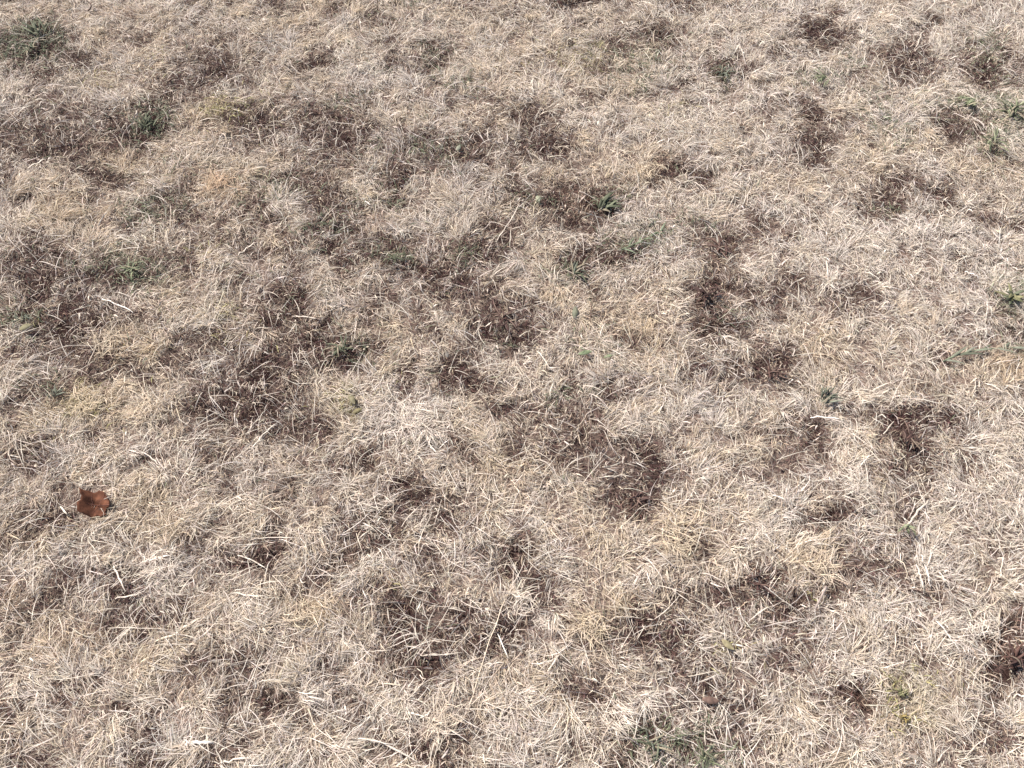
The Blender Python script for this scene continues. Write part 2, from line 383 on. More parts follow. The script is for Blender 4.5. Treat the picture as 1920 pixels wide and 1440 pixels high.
def thin_out(x, y, phi, L, col, strength, *arrs):
    """hollows stay open: fewer blades hang over them, and those that do are mostly withered brown"""
    n = len(x)
    Dm = look('D', x + .55 * L * np.cos(phi), y + .55 * L * np.sin(phi))
    k = rng.random(n) > Dm * strength
    br = rng.random(n) < Dm * .62
    q = rng.uniform(.30, .85, (n, 1))
    col = np.where(br[:, None], PAL['tan'] * q * .8 + PAL['brown'] * .4, col)
    return [a[k] for a in (x, y, phi, L)] + [col[k]] + [a[k] for a in arrs]

def region(n, far_boost=0.0, pad=.16):
    """random points on the part of the lawn around the view"""
    out = []
    tot = 0
    while tot < n:
        x = rng.uniform(-2.7, 2.7, n * 2); y = rng.uniform(-.25, 2.6, n * 2)
        half = .62 * (y * CP + CAM_H * SP) * 1.0 + pad
        y_far = at(960, 0)[1] + .25; y_near = at(960, 1440)[1] - .10
        m = (np.abs(x) < half) & (y < y_far) & (y > y_near)
        out.append(np.stack([x[m], y[m]], 1)); tot += m.sum()
    return np.concatenate(out)[:n].T

PAL = dict(straw=(.582, .482, .376), pale=(.70, .62, .535), grey=(.49, .435, .405), yellow=(.58, .445, .285), tan=(.40, .30, .215),
           rust=(.36, .205, .125), brown=(.118, .062, .054), dark=(.036, .019, .018), green=(.085, .092, .056), lgreen=(.20, .21, .13),
           olive=(.30, .265, .12), mauve=(.36, .30, .30))
PAL = {k: np.array(v) for k, v in PAL.items()}
def jitter(col, amt=.13, hue=.03):
    hue = hue * .5
    n = len(col)
    return np.clip(col * (1 + rng.normal(0, amt, (n, 1))) * (1 + rng.normal(0, hue, (n, 3))), .01, .92)

def colour_at(x, y, tuft_rand=None):
    """natural colour of the blades growing at a place"""
    n = len(x)
    r = rng.random(n) if tuft_rand is None else tuft_rand
    Y = look('Y', x, y); Pp = look('P', x, y); Rr = look('R', x, y); G = look('G', x, y); O = look('O', x, y); D = look('D', x, y)
    m = fbm(x, y, .09, 2)[:, None]; m2 = fbm(x, y, .3, 9)[:, None]
    right = np.clip((x / .8 + .3), 0, 1)[:, None]
    base = PAL['straw'] * (1 - m * .5) + PAL['pale'] * m * .5
    g = np.clip((vnoise(x, y, .07, 11) - .45) * 2.2, 0, 1)[:, None]
    base = base * (1 - .55 * g) + PAL['grey'] * .55 * g
    base = base * (1 - .42 * right) + PAL['pale'] * .42 * right
    tr = r[:, None]
    base = np.where(tr < .34, base * .55 + PAL['yellow'] * .45, base)
    base = np.where(tr > .80, base * .5 + PAL['pale'] * .5, base)
    def mixin(base, c, a):
        a = np.clip(a, 0, 1)[:, None]
        return base * (1 - a) + c * a
    base = mixin(base, PAL['yellow'], Y * rng.uniform(.25, 1.0, n))
    base = mixin(base, PAL['pale'] * 1.05, Pp * .7)
    base = mixin(base, PAL['rust'], Rr * rng.uniform(0, .8, n))
    base = mixin(base, PAL['olive'], O * .4)
    base = mixin(base, PAL['tan'], D * .35)
    return base

def blade_width(n, med=.00090):
    return np.clip(med * np.exp(rng.normal(0, .36, n)), .0004, .0028)
def ends(col):
    n = len(col)
    return col * rng.uniform(.62, 1.18, (n, 1)) * (1 + rng.normal(0, .02, (n, 3)))
parts = []
# --- 1. tufts: clumps whose blades spray outwards and are combed to one side
NT = 6200
tx, ty = region(NT)
Dt = look('D', tx, ty)
keep = rng.random(NT) > Dt * .72
St = look('S', tx, ty); keep &= rng.random(NT) > St * .85
tx, ty = tx[keep], ty[keep]; NT = len(tx)
Dt = look('D', tx, ty)
t_lean = fbm(tx, ty, .17, 6) * 4 * math.pi * 1.3 + rng.normal(0, .85, NT)
t_comb = rng.uniform(.28, .90, NT)
t_len = rng.uniform(.015, .034, NT) * (1 - .35 * Dt) * np.where(rng.random(NT) < .15, 1.25, 1)
t_nb = (rng.uniform(18, 74, NT) * (1 - .45 * Dt)).astype(int)
t_rand = rng.random(NT)
rep = np.repeat(np.arange(NT), t_nb)
n = len(rep)
rr = np.sqrt(rng.random(n)) * rng.uniform(.004, .026, NT)[rep]; aa = rng.uniform(0, 2 * math.pi, n)
bx = tx[rep] + rr * np.cos(aa); by = ty[rep] + rr * np.sin(aa)
rad = aa + rng.normal(0, .5, n)
vx = np.cos(rad) * (1 - t_comb[rep]) + np.cos(t_lean[rep]) * t_comb[rep] + rng.normal(0, .17, n)
vy = np.sin(rad) * (1 - t_comb[rep]) + np.sin(t_lean[rep]) * t_comb[rep] + rng.normal(0, .17, n)
phi = np.arctan2(vy, vx)
L = t_len[rep] * np.clip(np.exp(rng.normal(-.08, .38, n)), .3, 2.3)
w = blade_width(n)
e0 = R(1) * rng.uniform(8, 50, n)
lift = rng.uniform(.002, .012, n) * (1 - .55 * Dt[rep])
col = colour_at(tx[rep], ty[rep], t_rand[rep])
col = jitter(col, .11, .03)
br = rng.random(n); col = np.where((br < .07)[:, None], PAL['tan'] * .75, col); col = np.where((br > .93)[:, None], PAL['pale'], col)
bx, by, phi, L, col, w, e0, lift = thin_out(bx, by, phi, L, col, .72, w, e0, lift); n = len(bx)
parts.append(grow(bx, by, phi, L, w, e0, lift, rng.normal(0, .8, n), rng.normal(0, .65, n), col, zig=.3, tipcol=ends(col)))
n_tuft = n
# --- 2. matted blades between the tufts
n = 370000
bx, by = region(n)
D = look('D', bx, by); S = look('S', bx, by)
k = (rng.random(n) > D * .62) & (rng.random(n) > S * .8)
bx, by, D = bx[k], by[k], D[k]; n = len(bx)
phi = fbm(bx, by, .12, 4) * 4 * math.pi * 1.5 + rng.normal(0, .8, n)
L = rng.uniform(.008, .030, n); w = blade_width(n, .00090)
col = jitter(colour_at(bx, by), .2, .04)
col = np.where((rng.random(n) < .18)[:, None], col * .62, col)
bx, by, phi, L, col, w, D = thin_out(bx, by, phi, L, col, .6, w, D); n = len(bx)
parts.append(grow(bx, by, phi, L, w, R(1) * rng.uniform(-5, 35, n), rng.uniform(.001, .010, n) * (1 - .5 * D), rng.normal(0, .9, n),
                  rng.normal(0, .7, n), col, zig=.4, nseg=2, tipcol=ends(col)))
# --- 3. long fine wisps lying over everything
n = 21000
bx, by = region(n)
k = rng.random(n) < .22 + .6 * np.clip(1.1 - by / .9, 0, 1) * np.clip(.9 - bx / 1.2, .3, 1)      # longest in the unworn part nearest the camera
bx, by = bx[k], by[k]; n = len(bx)
L = rng.uniform(.030, .070, n) * np.where(rng.random(n) < .15, 1.3, 1.); w = rng.uniform(.0006, .0013, n)
phi = fbm(bx, by, .17, 6) * 4 * math.pi * 1.3 + rng.normal(0, 1.0, n)
col = jitter(colour_at(bx, by) * .5 + PAL['pale'] * .55, .1, .03)
parts.append(grow(bx, by, phi, L, w, R(1) * rng.uniform(5, 28, n), rng.uniform(.006, .014, n), rng.normal(0, .5, n), rng.normal(0, .5, n), col, nseg=5, sag=.9, zig=.18, keep_over_leaf=.08))

# --- 3b. flat broad clippings and broken leaf blades scattered on top
n = 5200
bx, by = region(n)
col = jitter(colour_at(bx, by) * .6 + PAL['pale'] * .4, .2, .04)
parts.append(grow(bx, by, rng.uniform(0, 6.28, n), rng.uniform(.006, .026, n), rng.uniform(.0016, .0030, n), R(1) * rng.uniform(-5, 22, n),
                  rng.uniform(.006, .012, n), rng.normal(0, .5, n), rng.normal(0, .35, n), col, nseg=2, tipcol=ends(col)))

def build(name, parts, mat, label, cat):
    off = 0; V = []; T = []; Cc = []
    for (v, t, c) in parts:
        V.append(v); T.append(t + off); Cc.append(c); off += len(v)
    o = mesh_np(name, np.concatenate(V), np.concatenate(T), mat, np.concatenate(Cc))
    return tag(o, label, cat, None, 'stuff')
build("dry_grass", parts, M_straw, "bleached straw coloured blades of drought dried lawn grass covering the ground", "grass")

# --- 4. dead thatch: short curled brown bits down in the hollows
n = 330000
bx, by = region(n)
D = look('D', bx, by)
k = rng.random(n) < (.05 + 2.0 * D) * (1 - .5 * look('S', bx, by))
bx, by, D = bx[k], by[k], D[k]; n = len(bx)
mixc = rng.random(n)[:, None]
col = PAL['brown'] * (1 - mixc) + PAL['dark'] * mixc
qq = rng.random(n); col = np.where((qq < .20)[:, None], PAL['tan'] * .75, col); col = np.where((qq > .89)[:, None], PAL['straw'] * .85, col)
Rr = look('R', bx, by)[:, None]
col = col * (1 - .4 * Rr) + PAL['rust'] * .7 * .4 * Rr
col = jitter(col, .28, .05)
th = grow(bx, by, rng.uniform(0, 6.28, n), rng.uniform(.006, .022, n), rng.uniform(.0006, .0018, n), R(1) * rng.uniform(5, 70, n),
          rng.uniform(.001, .010, n) * (.5 + .7 * D), rng.normal(0, 1.5, n), rng.normal(0, .8, n), col, nseg=2)
build("dead_thatch", [th], M_dead, "short curled dark brown dead thatch in the hollows between the straw tufts", "thatch")

# --- 5. live green blades
n = 240000
bx, by = region(n)
G = look('G', bx, by); O = look('O', bx, by)
k = rng.random(n) < np.maximum(G * .85, O * .6) + .03 * np.clip(-bx / .5 + .3, 0, 1) * np.clip((by - .5) / .6, 0, 1) * vnoise(bx, by, .09, 3) + .008 * np.clip((fbm(bx, by, .2, 5) - .5) * 8, 0, 1)
bx, by, G, O = bx[k], by[k], G[k], O[k]; n = len(bx)
mixc = rng.random(n)[:, None]
col = PAL['green'] * (1 - mixc) + PAL['lgreen'] * mixc
col = np.where((O > G)[:, None], PAL['olive'] * (.7 + .5 * mixc), col)
col = jitter(col, .18, .05)
phi = fbm(bx, by, .05, 4) * 4 * math.pi * 1.5 + rng.normal(0, .8, n)
gr = grow(bx, by, phi, rng.uniform(.008, .028, n), rng.uniform(.0008, .0021, n), R(1) * rng.uniform(10, 50, n),
          rng.uniform(.003, .013, n), rng.normal(0, .6, n), rng.normal(0, .6, n), col)
build("green_grass", [gr], M_green, "sparse green living blades surviving in patches of the dried lawn", "grass")

# --- 6. grass beyond the pictured part, coarser
n = 40000
x = rng.uniform(-4.5, 4.5, n * 2); y = rng.uniform(-1.6, 6.5, n * 2)
y_far = at(960, 0)[1] + .25; y_near = at(960, 1440)[1] - .10
m = ~((np.abs(x) < .62 * (y * CP + CAM_H * SP) + .14) & (y < y_far - .02) & (y > y_near + .02)) & (np.hypot(x, y - 1.8) < 4.2)
bx, by = x[m], y[m]; n = len(bx)
col = jitter(colour_at(bx, by), .2, .04)
far_g = grow(bx, by, rng.uniform(0, 6.28, n), rng.uniform(.03, .065, n), rng.uniform(.003, .006, n), R(1) * rng.uniform(5, 45, n),
             rng.uniform(.003, .014, n), rng.normal(0, .8, n), rng.normal(0, .6, n), col)
build("surrounding_grass", [far_g], M_straw, "dry straw coloured lawn grass going on beyond the near part of the lawn", "grass")

# --- 7. crumbs of soil in the bare spots
n = 9000
bx, by = region(n)
k = rng.random(n) < look('S', bx, by) * .9 + look('D', bx, by) * .12
bx, by = bx[k], by[k]; n = len(bx)
oct_v = np.array([(1, 0, 0), (0, 1, 0), (-1, 0, 0), (0, -1, 0), (0, 0, .8), (0, 0, -.6)], float)
oct_t = np.array([(0, 1, 4), (1, 2, 4), (2, 3, 4), (3, 0, 4), (1, 0, 5), (2, 1, 5), (3, 2, 5), (0, 3, 5)])
s = rng.uniform(.0012, .0042, n)
V = oct_v[None] * s[:, None, None] * rng.uniform(.6, 1.3, (n, 6, 1)) + np.stack([bx, by, height(bx, by) + s * .3], 1)[:, None]
T = (oct_t[None] + (np.arange(n) * 6)[:, None, None]).reshape(-1, 3)
cr = mesh_np("soil_crumbs", V.reshape(-1, 3), T, M_dead, np.repeat(jitter(np.tile((.20, .145, .12), (n, 1)), .3), 6, 0))
tag(cr, "small dry crumbs of brown soil lying in the bare spots", "soil", None, 'stuff')

# ------------------------------------------------------------------ single things
def hz(x, y):
    return float(height(np.array([x]), np.array([y]))[0])
def ribbon(name, pts, widths, col, mat, parent=None, fold=.25, jit=.0, thick=.0006, origin=None, colvar=.1):
    """a leaf or stalk: folded strip with a real thickness, along a list of 3-D points"""
    pts = np.array(pts, float); K = len(pts)
    T = np.gradient(pts, axis=0); T /= np.linalg.norm(T, axis=1, keepdims=True) + 1e-9
    side = np.cross(T, (0, 0, 1)); side /= np.linalg.norm(side, axis=1, keepdims=True) + 1e-9
    up = np.cross(side, T)
    w = np.array(widths)[:, None] / 2
    rows = [pts - side * w + up * w * fold, pts, pts + side * w + up * w * fold]
    low = [r - up * thick for r in rows]
    V = np.stack(rows + low, 1).reshape(-1, 3)          # 6 per station
    t = []
    for k in range(K - 1):
        a = 6 * k; b = a + 6
        for i in (0, 1): t += [(a + i, a + i + 1, b + i + 1), (a + i, b + i + 1, b + i)]
        for i in (3, 4): t += [(a + i + 1, a + i, b + i + 1), (a + i, b + i, b + i + 1)]
        t += [(a + 3, a, b), (a + 3, b, b + 3), (a + 2, a + 5, b + 5), (a + 2, b + 5, b + 2)]
    if origin is not None: V = V - np.array(origin)
    c = np.tile(np.array(col), (len(V), 1)) * (1 + rng.normal(0, colvar, (len(V), 1)))
    o = mesh_np(name, V, t, mat, np.clip(c, .01, .95), parent)
    return o
def bez(p0, p1, p2, K):
    s = np.linspace(0, 1, K)[:, None]
    return (1 - s) ** 2 * np.array(p0) + 2 * s * (1 - s) * np.array(p1) + s * s * np.array(p2)

# straws ------------------------------------------------------------------
WHITE = (.66, .585, .505); PALE = (.53, .445, .355); STRAW = (.56, .445, .32); DUN = (.34, .25, .18); DARKT = (.10, .065, .05)
S_GROUP = "loose dry straws lying on the lawn"
straws = [
 ([(908,1245),(945,1243)],5,PALE,"short thick pale straw lying level across the dark hollow at bottom centre"),
 ([(842,1141),(873,1146)],3.4,PALE,"small pale straw just above the darkest part of the bottom centre hollow"),
 ([(696,1222),(735,1217)],3.4,PALE,"short pale straw lying on the left edge of the bottom centre hollow"),
 ([(783,1228),(826,1229),(867,1223)],3,PALE,"slim pale straw lying across the middle of the bottom centre hollow"),
 ([(964,1082),(932,1160),(915,1210),(878,1330)],3.2,STRAW,"very long thin bent straw running down past the bottom centre hollow"),
 ([(933,1188),(953,1233)],4.2,WHITE,"white slanting straw beside the long bent straw at bottom centre"),
 ([(921,1328),(958,1326),(990,1330)],3.6,STRAW,"level tan straw below the bottom centre hollow"),
 ([(1027,1258),(1050,1226)],5,PALE,"stout pale straw leaning up right of the bottom centre hollow"),
 ([(1138,1163),(1170,1156),(1202,1158)],2.6,PALE,"thin straw right of the yellow tuft in the lower middle"),
 ([(647,1383),(712,1388),(782,1428)],6,PALE,"broad arching pale straw near the bottom edge, left of centre"),
 ([(758,1334),(813,1348),(875,1388)],5,PALE,"broad curved straw just above the one arching at the bottom edge"),
 ([(350,1398),(375,1390),(398,1392)],10,WHITE,"widest white scrap of straw, near the bottom edge on the left"),
 ([(266,1053),(295,1046),(322,1041)],6,WHITE,"bright white straw in the tangle below right of the brown leaf"),
 ([(213,1060),(224,1084),(234,1108)],5,PALE,"pale straw slanting down beside the dark hollow below the brown leaf"),
 ([(214,1122),(245,1117),(268,1108)],4.5,PALE,"curved pale straw along the lower rim of the hollow below the brown leaf"),
 ([(432,1112),(465,1115),(502,1119)],4.2,PALE,"level pale straw in the lower left, well right of the white tangle"),
 ([(445,1041),(474,1050),(501,1068)],3.8,PALE,"slanting pale straw beside a small dark hollow in the lower left"),
 ([(453,1155),(485,1172)],3.4,PALE,"short slanting straw under the level pale one in the lower left"),
 ([(200,1177),(260,1177),(322,1181)],2.2,PALE,"long hair thin level straw crossing the lower left hollow"),
 ([(290,1203),(336,1184),(378,1156)],5.5,STRAW,"thick tan straw rising to the right in the lower left"),
 ([(483,1010),(520,1006),(562,1009)],3.2,PALE,"long thin level straw left of centre in the lower third"),
 ([(413,1431),(445,1424),(476,1421)],6,PALE,"pale straw at the very bottom edge right of the white scrap"),
 ([(1757,1164),(1780,1192),(1802,1222)],4.5,WHITE,"long white straw slanting down right in the lower right tangle"),
 ([(1832,1191),(1855,1184),(1872,1190)],5,WHITE,"white hooked straw near the right edge in the lower right tangle"),
 ([(1842,1206),(1851,1224),(1857,1244)],4.5,PALE,"pale straw hanging straight below the white hooked straw"),
 ([(1726,1036),(1737,1064),(1746,1099)],6,WHITE,"white shredded stalk at the lower right above the white slanting straw"),
 ([(1719,1058),(1726,1080),(1728,1100)],4,WHITE,"thin white sliver left of the white shredded stalk at lower right"),
 ([(1902,1303),(1928,1304)],5,WHITE,"white straw poking in from the right edge beside the red brown weed"),
 ([(1822,1336),(1833,1352),(1844,1369)],4,PALE,"short pale straw by a dark gap in the bottom right corner"),
 ([(1881,1044),(1878,1062),(1876,1082)],4,PALE,"upright pale straw near the right edge, above the lower right tangle"),
 ([(1884,1069),(1905,1066),(1926,1066)],4,PALE,"level pale straw at the right edge touching the upright one"),
 ([(1305,1358),(1311,1334),(1315,1309)],3.8,PALE,"upright pale straw beside the brown leaf scrap at bottom right of centre"),
 ([(1826,1158),(1854,1138),(1882,1116)],3,STRAW,"thin tan straw rising right above the white hooked straw"),
 ([(1650,1102),(1672,1076),(1712,1069)],2.6,DUN,"thin brown arching stem in the lower right"),
 ([(1706,1102),(1748,1110),(1792,1106)],2.6,DUN,"thin brown level stem under the white shredded stalk"),
 ([(1520,783),(1545,781),(1575,784)],4.6,WHITE,"bright white level straw just below the grey green weed right of centre"),
 ([(1612,727),(1647,738)],3.8,PALE,"short pale straw right of the grey green weed"),
 ([(1656,814),(1677,789)],3.6,PALE,"pale straw leaning over the dark patch at the right"),
 ([(1702,983),(1722,957),(1742,936)],6.5,PALE,"broad pale stalk rising from the small green plant at the right"),
 ([(1810,508),(1823,514),(1838,521)],5,WHITE,"white split straw in the pale grass at the right edge"),
 ([(1793,490),(1808,482),(1822,479)],3.6,PALE,"pale straw above the white split one at the right edge"),
 ([(1830,702),(1829,716),(1830,731)],3.4,PALE,"upright pale straw below the long green runner at the right"),
 ([(1122,894),(1155,891),(1188,892)],3,PALE,"level pale straw lying on the bare soil right of centre"),
 ([(1026,796),(1051,806)],3.8,PALE,"short pale straw at the edge of the dark patch right of centre"),
 ([(1192,733),(1213,727),(1234,715)],3.2,PALE,"curved pale straw above the bare soil right of centre"),
 ([(470,844),(493,814),(521,790)],4.6,PALE,"pale straw rising right below the large dark patch at left"),
 ([(549,592),(575,594),(602,598)],3.4,PALE,"pale straw on the top end of the large dark patch at left"),
 ([(190,560),(216,568),(248,584)],4.2,WHITE,"white straw lying right of the dark patch near the left edge"),
 ([(112,950),(124,962)],5.5,PALE,"stubby pale straw left of the brown leaf"),
 ([(259,846),(279,854),(300,872)],5,PALE,"shredded pale straw above right of the brown leaf"),
 ([(1717,88),(1724,72),(1733,55)],3.2,PALE,"thin straw standing up beside the brown patch at top right"),
 ([(1716,94),(1731,85),(1748,78)],2.8,PALE,"thin straw spreading right from the foot of the standing one at top right"),
 ([(1656,240),(1669,246),(1684,258)],4.6,PALE,"pale straw between the green patches at top right"),
 ([(1616,314),(1641,299)],3,PALE,"small straw below left of the pale one at top right"),
 ([(1362,396),(1373,376),(1384,356)],3,PALE,"straw leaning in the pale grass above the brown patch right of centre"),
 ([(1540,286),(1560,277),(1581,273)],3.4,PALE,"pale straw right of the dark patch in the upper right"),
 ([(676,371),(694,383)],4.8,WHITE,"white chip of straw in the pale tuft left of centre in the upper half"),
 ([(999,146),(997,158),(1000,172)],4.6,PALE,"short upright straw near the top, right of centre"),
 ([(1162,39),(1178,46)],4.4,PALE,"short straw near the top edge right of centre"),
 ([(931,452),(958,412),(974,380)],2.6,PALE,"long thin straw in the middle of the upper half"),
 ([(942,64),(956,59),(968,49)],2.8,PALE,"thin straw near the top edge at centre"),
 ([(52,314),(67,307),(84,296)],3.4,PALE,"pale straw near the left edge in the upper half"),
 ([(446,478),(463,463),(481,453)],3.2,PALE,"pale straw left of centre in the upper half"),
]
for (pp, wpx, col, lab) in straws:
    us = [p[0] for p in pp]; vs = [p[1] for p in pp]
    ps = px_size(sum(us) / len(us), sum(vs) / len(vs))
    xy = np.array([at(u, v) for u, v in pp])
    K = 9 if len(pp) > 2 else 5
    d = np.concatenate([[0], np.cumsum(np.linalg.norm(np.diff(xy, axis=0), axis=1))]); s = np.linspace(0, d[-1], K)
    X = np.interp(s, d, xy[:, 0]); Yv = np.interp(s, d, xy[:, 1])
    if len(pp) > 2:                                     # round the bends
        for _ in range(2):
            X[1:-1] = (X[:-2] + X[1:-1] * 2 + X[2:]) / 4; Yv[1:-1] = (Yv[:-2] + Yv[1:-1] * 2 + Yv[2:]) / 4
    hh = height(X, Yv)
    top = np.linspace(random.uniform(.008, .011), random.uniform(.011, .015), K)
    Z = np.maximum(hh, hh.mean() - .002) + top
    # lawn points were measured on the plane z = 0; move back along the line of sight to the height where the straw lies
    X2 = X * (1 - Z / CAM_H); Y2 = Yv * (1 - Z / CAM_H)
    side_ = np.array([-(Y2[-1] - Y2[0]), X2[-1] - X2[0]]); side_ /= np.linalg.norm(side_) + 1e-9
    wob = rng.normal(0, .9, K) * ps; wob[0] = wob[-1] = 0
    X2 = X2 + side_[0] * wob; Y2 = Y2 + side_[1] * wob; Z = Z + rng.normal(0, .0012, K); Z[-1] -= .004; Z[0] -= .002
    prof = np.interp(np.linspace(0, 1, K), [0, .12, .8, 1], [.75, 1, .9, .45]) * wpx * .92 * ps * np.array([1 + random.uniform(-.2, .2) for _ in range(K)]) * .58
    base = (X2[0], Y2[0], Z[0])
    cc = np.array(col) * random.uniform(.93, 1.05)
    o = ribbon("dry_straw", np.stack([X2, Y2, Z], 1), prof, cc, M_stalk, colvar=.16, fold=random.choice([-.5, .45, .6]), thick=.0009, origin=base)
    o.location = base
    tag(o, lab, "straw", S_GROUP)

# twigs -------------------------------------------------------------------
def tube(name, pts, rad, col, mat, parent=None, origin=None, sides=5):
    pts = np.array(pts, float); K = len(pts)
    T = np.gradient(pts, axis=0); T /= np.linalg.norm(T, axis=1, keepdims=True) + 1e-9
    s = np.cross(T, (0.1, 0.05, 1)); s /= np.linalg.norm(s, axis=1, keepdims=True) + 1e-9
    u = np.cross(s, T); V = []
    for k in range(K):
        r = rad[k]
        for i in range(sides):
            a = 2 * math.pi * i / sides
            V.append(pts[k] + (s[k] * math.cos(a) + u[k] * math.sin(a)) * r * random.uniform(.85, 1.15))
    t = []
    for k in range(K - 1):
        for i in range(sides):
            a = k * sides + i; b = k * sides + (i + 1) % sides
            t += [(a, b, b + sides), (a, b + sides, a + sides)]
    for k, fl in ((0, 1), (K - 1, 0)):
        for i in range(1, sides - 1):
            f = (k * sides, k * sides + i, k * sides + i + 1); t.append(f[::-1] if not fl else f)
    V = np.array(V)
    if origin is not None: V = V - np.array(origin)
    c = np.tile(np.array(col), (len(V), 1)) * (1 + rng.normal(0, .12, (len(V), 1)))
    return mesh_np(name, V, t, mat, np.clip(c, .01, .95), parent, smooth=True)
twigs = [
 ([(899,742),(910,756),(924,771)],3.2,DARKT,"dark thin twig running down right from the middle dark patch"),
 ([(776,872),(782,884),(791,898)],2.6,DARKT,"tiny dark twig in the straw left of centre, above a brown hollow"),
 ([(1104,176),(1111,182),(1115,197)],2.6,DARKT,"tiny hooked dark twig in the upper middle"),
 ([(1549,1100),(1541,1118),(1528,1142)],6,(.30,.235,.20),"stout grey brown twig stub in the lower right straw"),
 ([(1110,570),(1106,590),(1108,606)],2.4,DARKT,"upright dark twig right of the middle dark patch"),
 ([(1707,1006),(1708,1016),(1706,1028)],2,DARKT,"short dark twig hanging below the small green plant at the right"),
 ([(595,287),(580,290),(560,291)],2.2,DARKT,"thin dark twig in the upper left straw"),
 ([(165,20),(178,10),(163,2)],3,DARKT,"dark bent twig at the top left edge"),
]
for (pp, wpx, col, lab) in twigs:
    ps = px_size(*pp[1])
    xy = [at(u, v) for u, v in pp]
    B = bez((*xy[0], 0), (*xy[1], 0), (*xy[2], 0), 6)
    hh = height(B[:, 0], B[:, 1]); Z = hh.mean() + np.linspace(.017, .024, 6)
    P3 = np.stack([B[:, 0] * (1 - Z / CAM_H), B[:, 1] * (1 - Z / CAM_H), Z], 1)
    r = np.linspace(1, .55, 6) * wpx * ps / 2
    o = tube("twig", P3, r, col, M_dead, origin=P3[0]); o.location = P3[0]
    tag(o, lab, "twig", "small twigs caught in the dry grass")

# weeds and green plants ----------------------------------------------------
def leaf_pts(base, phi, el, L, K=6, curl=0., droop=1.1):
    p = np.array(base, float); out = [p.copy()]
    for k in range(K - 1):
        e = el - droop * el * 1.5 * k / (K - 1)
        p = p + np.array([math.cos(e) * math.cos(phi), math.cos(e) * math.sin(phi), math.sin(e)]) * L / (K - 1)
        out.append(p.copy()); phi += curl / (K - 1)
    return np.array(out)
LANCE = [.35, .85, 1., .9, .6, .06]; GRASSY = [.7, 1., .95, .8, .5, .06]; OVAL = [.2, .8, 1.1, 1.05, .7, .1]
def weed(u, v, name, label, cat, n, Lpx, wpx, cols, direction=None, spread=math.pi, el=(15, 45), prof=LANCE, lift=.008, group=None, curl=.4, stem=None):
    x, y = at(u, v); ps = px_size(u, v); z = hz(x, y) + lift
    x *= (1 - z / CAM_H); y *= (1 - z / CAM_H)
    root = empty(name, (x, y, z)); tag(root, label, cat, group)
    n = int(n * 1.8); wpx *= .48; Lpx *= .88
    for i in range(n):
        if direction is None: ph = 2 * math.pi * i / n + random.uniform(-.3, .3)
        else: ph = R(direction) + random.uniform(-spread, spread)
        L = random.uniform(.35, 1.1) * Lpx * ps; w = random.uniform(.75, 1.15) * wpx * ps
        e = R(random.uniform(*el))
        bp = (random.uniform(-.28, .28) * Lpx * ps, random.uniform(-.28, .28) * Lpx * ps, random.uniform(0, .006))
        P3 = leaf_pts(bp, ph, e, L, 6, random.uniform(-curl, curl))
        P3[:, 2] = np.maximum(P3[:, 2], height(P3[:, 0] + x, P3[:, 1] + y) - z + .010)
        c = np.array(random.choice(cols)) * random.uniform(.7, 1.3)
        if random.random() < .14: c = c * .5 + np.array((.20, .155, .11))
        ribbon("leaf", P3, np.array(prof) * w, c, M_green, parent=root, fold=random.uniform(.2, .7), thick=.0005)
    return root
GR = [(.070, .074, .045), (.10, .105, .064), (.14, .145, .092)]
GREY = [(.12, .125, .09), (.16, .165, .12), (.085, .09, .065)]
OLV = [(.19, .175, .09), (.24, .215, .115), (.15, .145, .075)]
BRW = [(.11, .062, .05), (.08, .048, .04), (.17, .11, .085)]
LT = [(.19, .20, .115), (.155, .17, .095), (.24, .24, .15)]
W = "green weeds dotted over the dry lawn"
weed(278,240,"weed_rosette","dark green weed with fanned narrow leaves in the upper left",'weed',14,40,5,GR,100,1.2,(25,60),group=W)
weed(75,62,"weed_clump","dark green clump of narrow leaves in the top left corner",'weed',12,42,6,GR,80,1.6,(20,55),group=W)
weed(60,92,"weed_clump","low dark green weed just below the top left corner clump",'weed',10,30,5,GR,group=W)
weed(250,505,"weed_clump","loose green tuft among dark thatch left of centre in the upper half",'weed',14,34,4,GR+LT,group=W)
weed(1130,388,"weed_rosette","compact dark green weed with broad leaves beside a red brown patch, upper middle",'weed',13,40,9,GR,25,.9,(15,40),group=W,lift=.012)
weed(1355,140,"weed_rosette","small grey green weed on the left of the upper right quarter",'weed',9,26,5,GREY,group=W)
weed(1545,750,"weed_rosette","grey green fan shaped weed above the bright white straw",'weed',13,38,6,GREY,35,.9,(20,45),group=W,lift=.013)
weed(1700,988,"small_plant","small light green plant at the foot of the broad pale stalk",'plant',7,22,7,LT,-80,1.3,(15,40),OVAL,group=W,lift=.014)
weed(1895,212,"weed_clump","bright green patch of leaves at the right edge near the top",'weed',15,44,7,GR+LT,None,math.pi,(15,45),group=W,lift=.012)
weed(1862,268,"weed_clump","green leaves below left of the bright green patch near the top right edge",'weed',11,36,6,GR+LT,group=W,lift=.012)
weed(1825,190,"weed_clump","low green sprig pointing left from the patch at the top right edge",'weed',9,36,7,LT,180,.6,(8,22),group=W,lift=.014)
weed(1545,148,"weed_clump","light green flat sprig in the upper right quarter",'weed',9,30,4,LT,180,1.2,(8,25),group=W,lift=.014)
weed(1895,560,"weed_clump","olive green broad leaves at the right edge above the long runner",'weed',9,36,11,OLV+GR,None,math.pi,(8,25),OVAL,group=W,lift=.014)
weed(1225,1400,"weed_clump","dark green weed clump at the bottom edge right of centre",'weed',17,44,7,GR+GREY,None,math.pi,(20,50),group=W,lift=.010)
weed(1325,1420,"weed_clump","lighter green weed clump at the bottom edge, right of the dark green one",'weed',14,40,6,GR+LT,None,math.pi,(15,45),group=W,lift=.010)
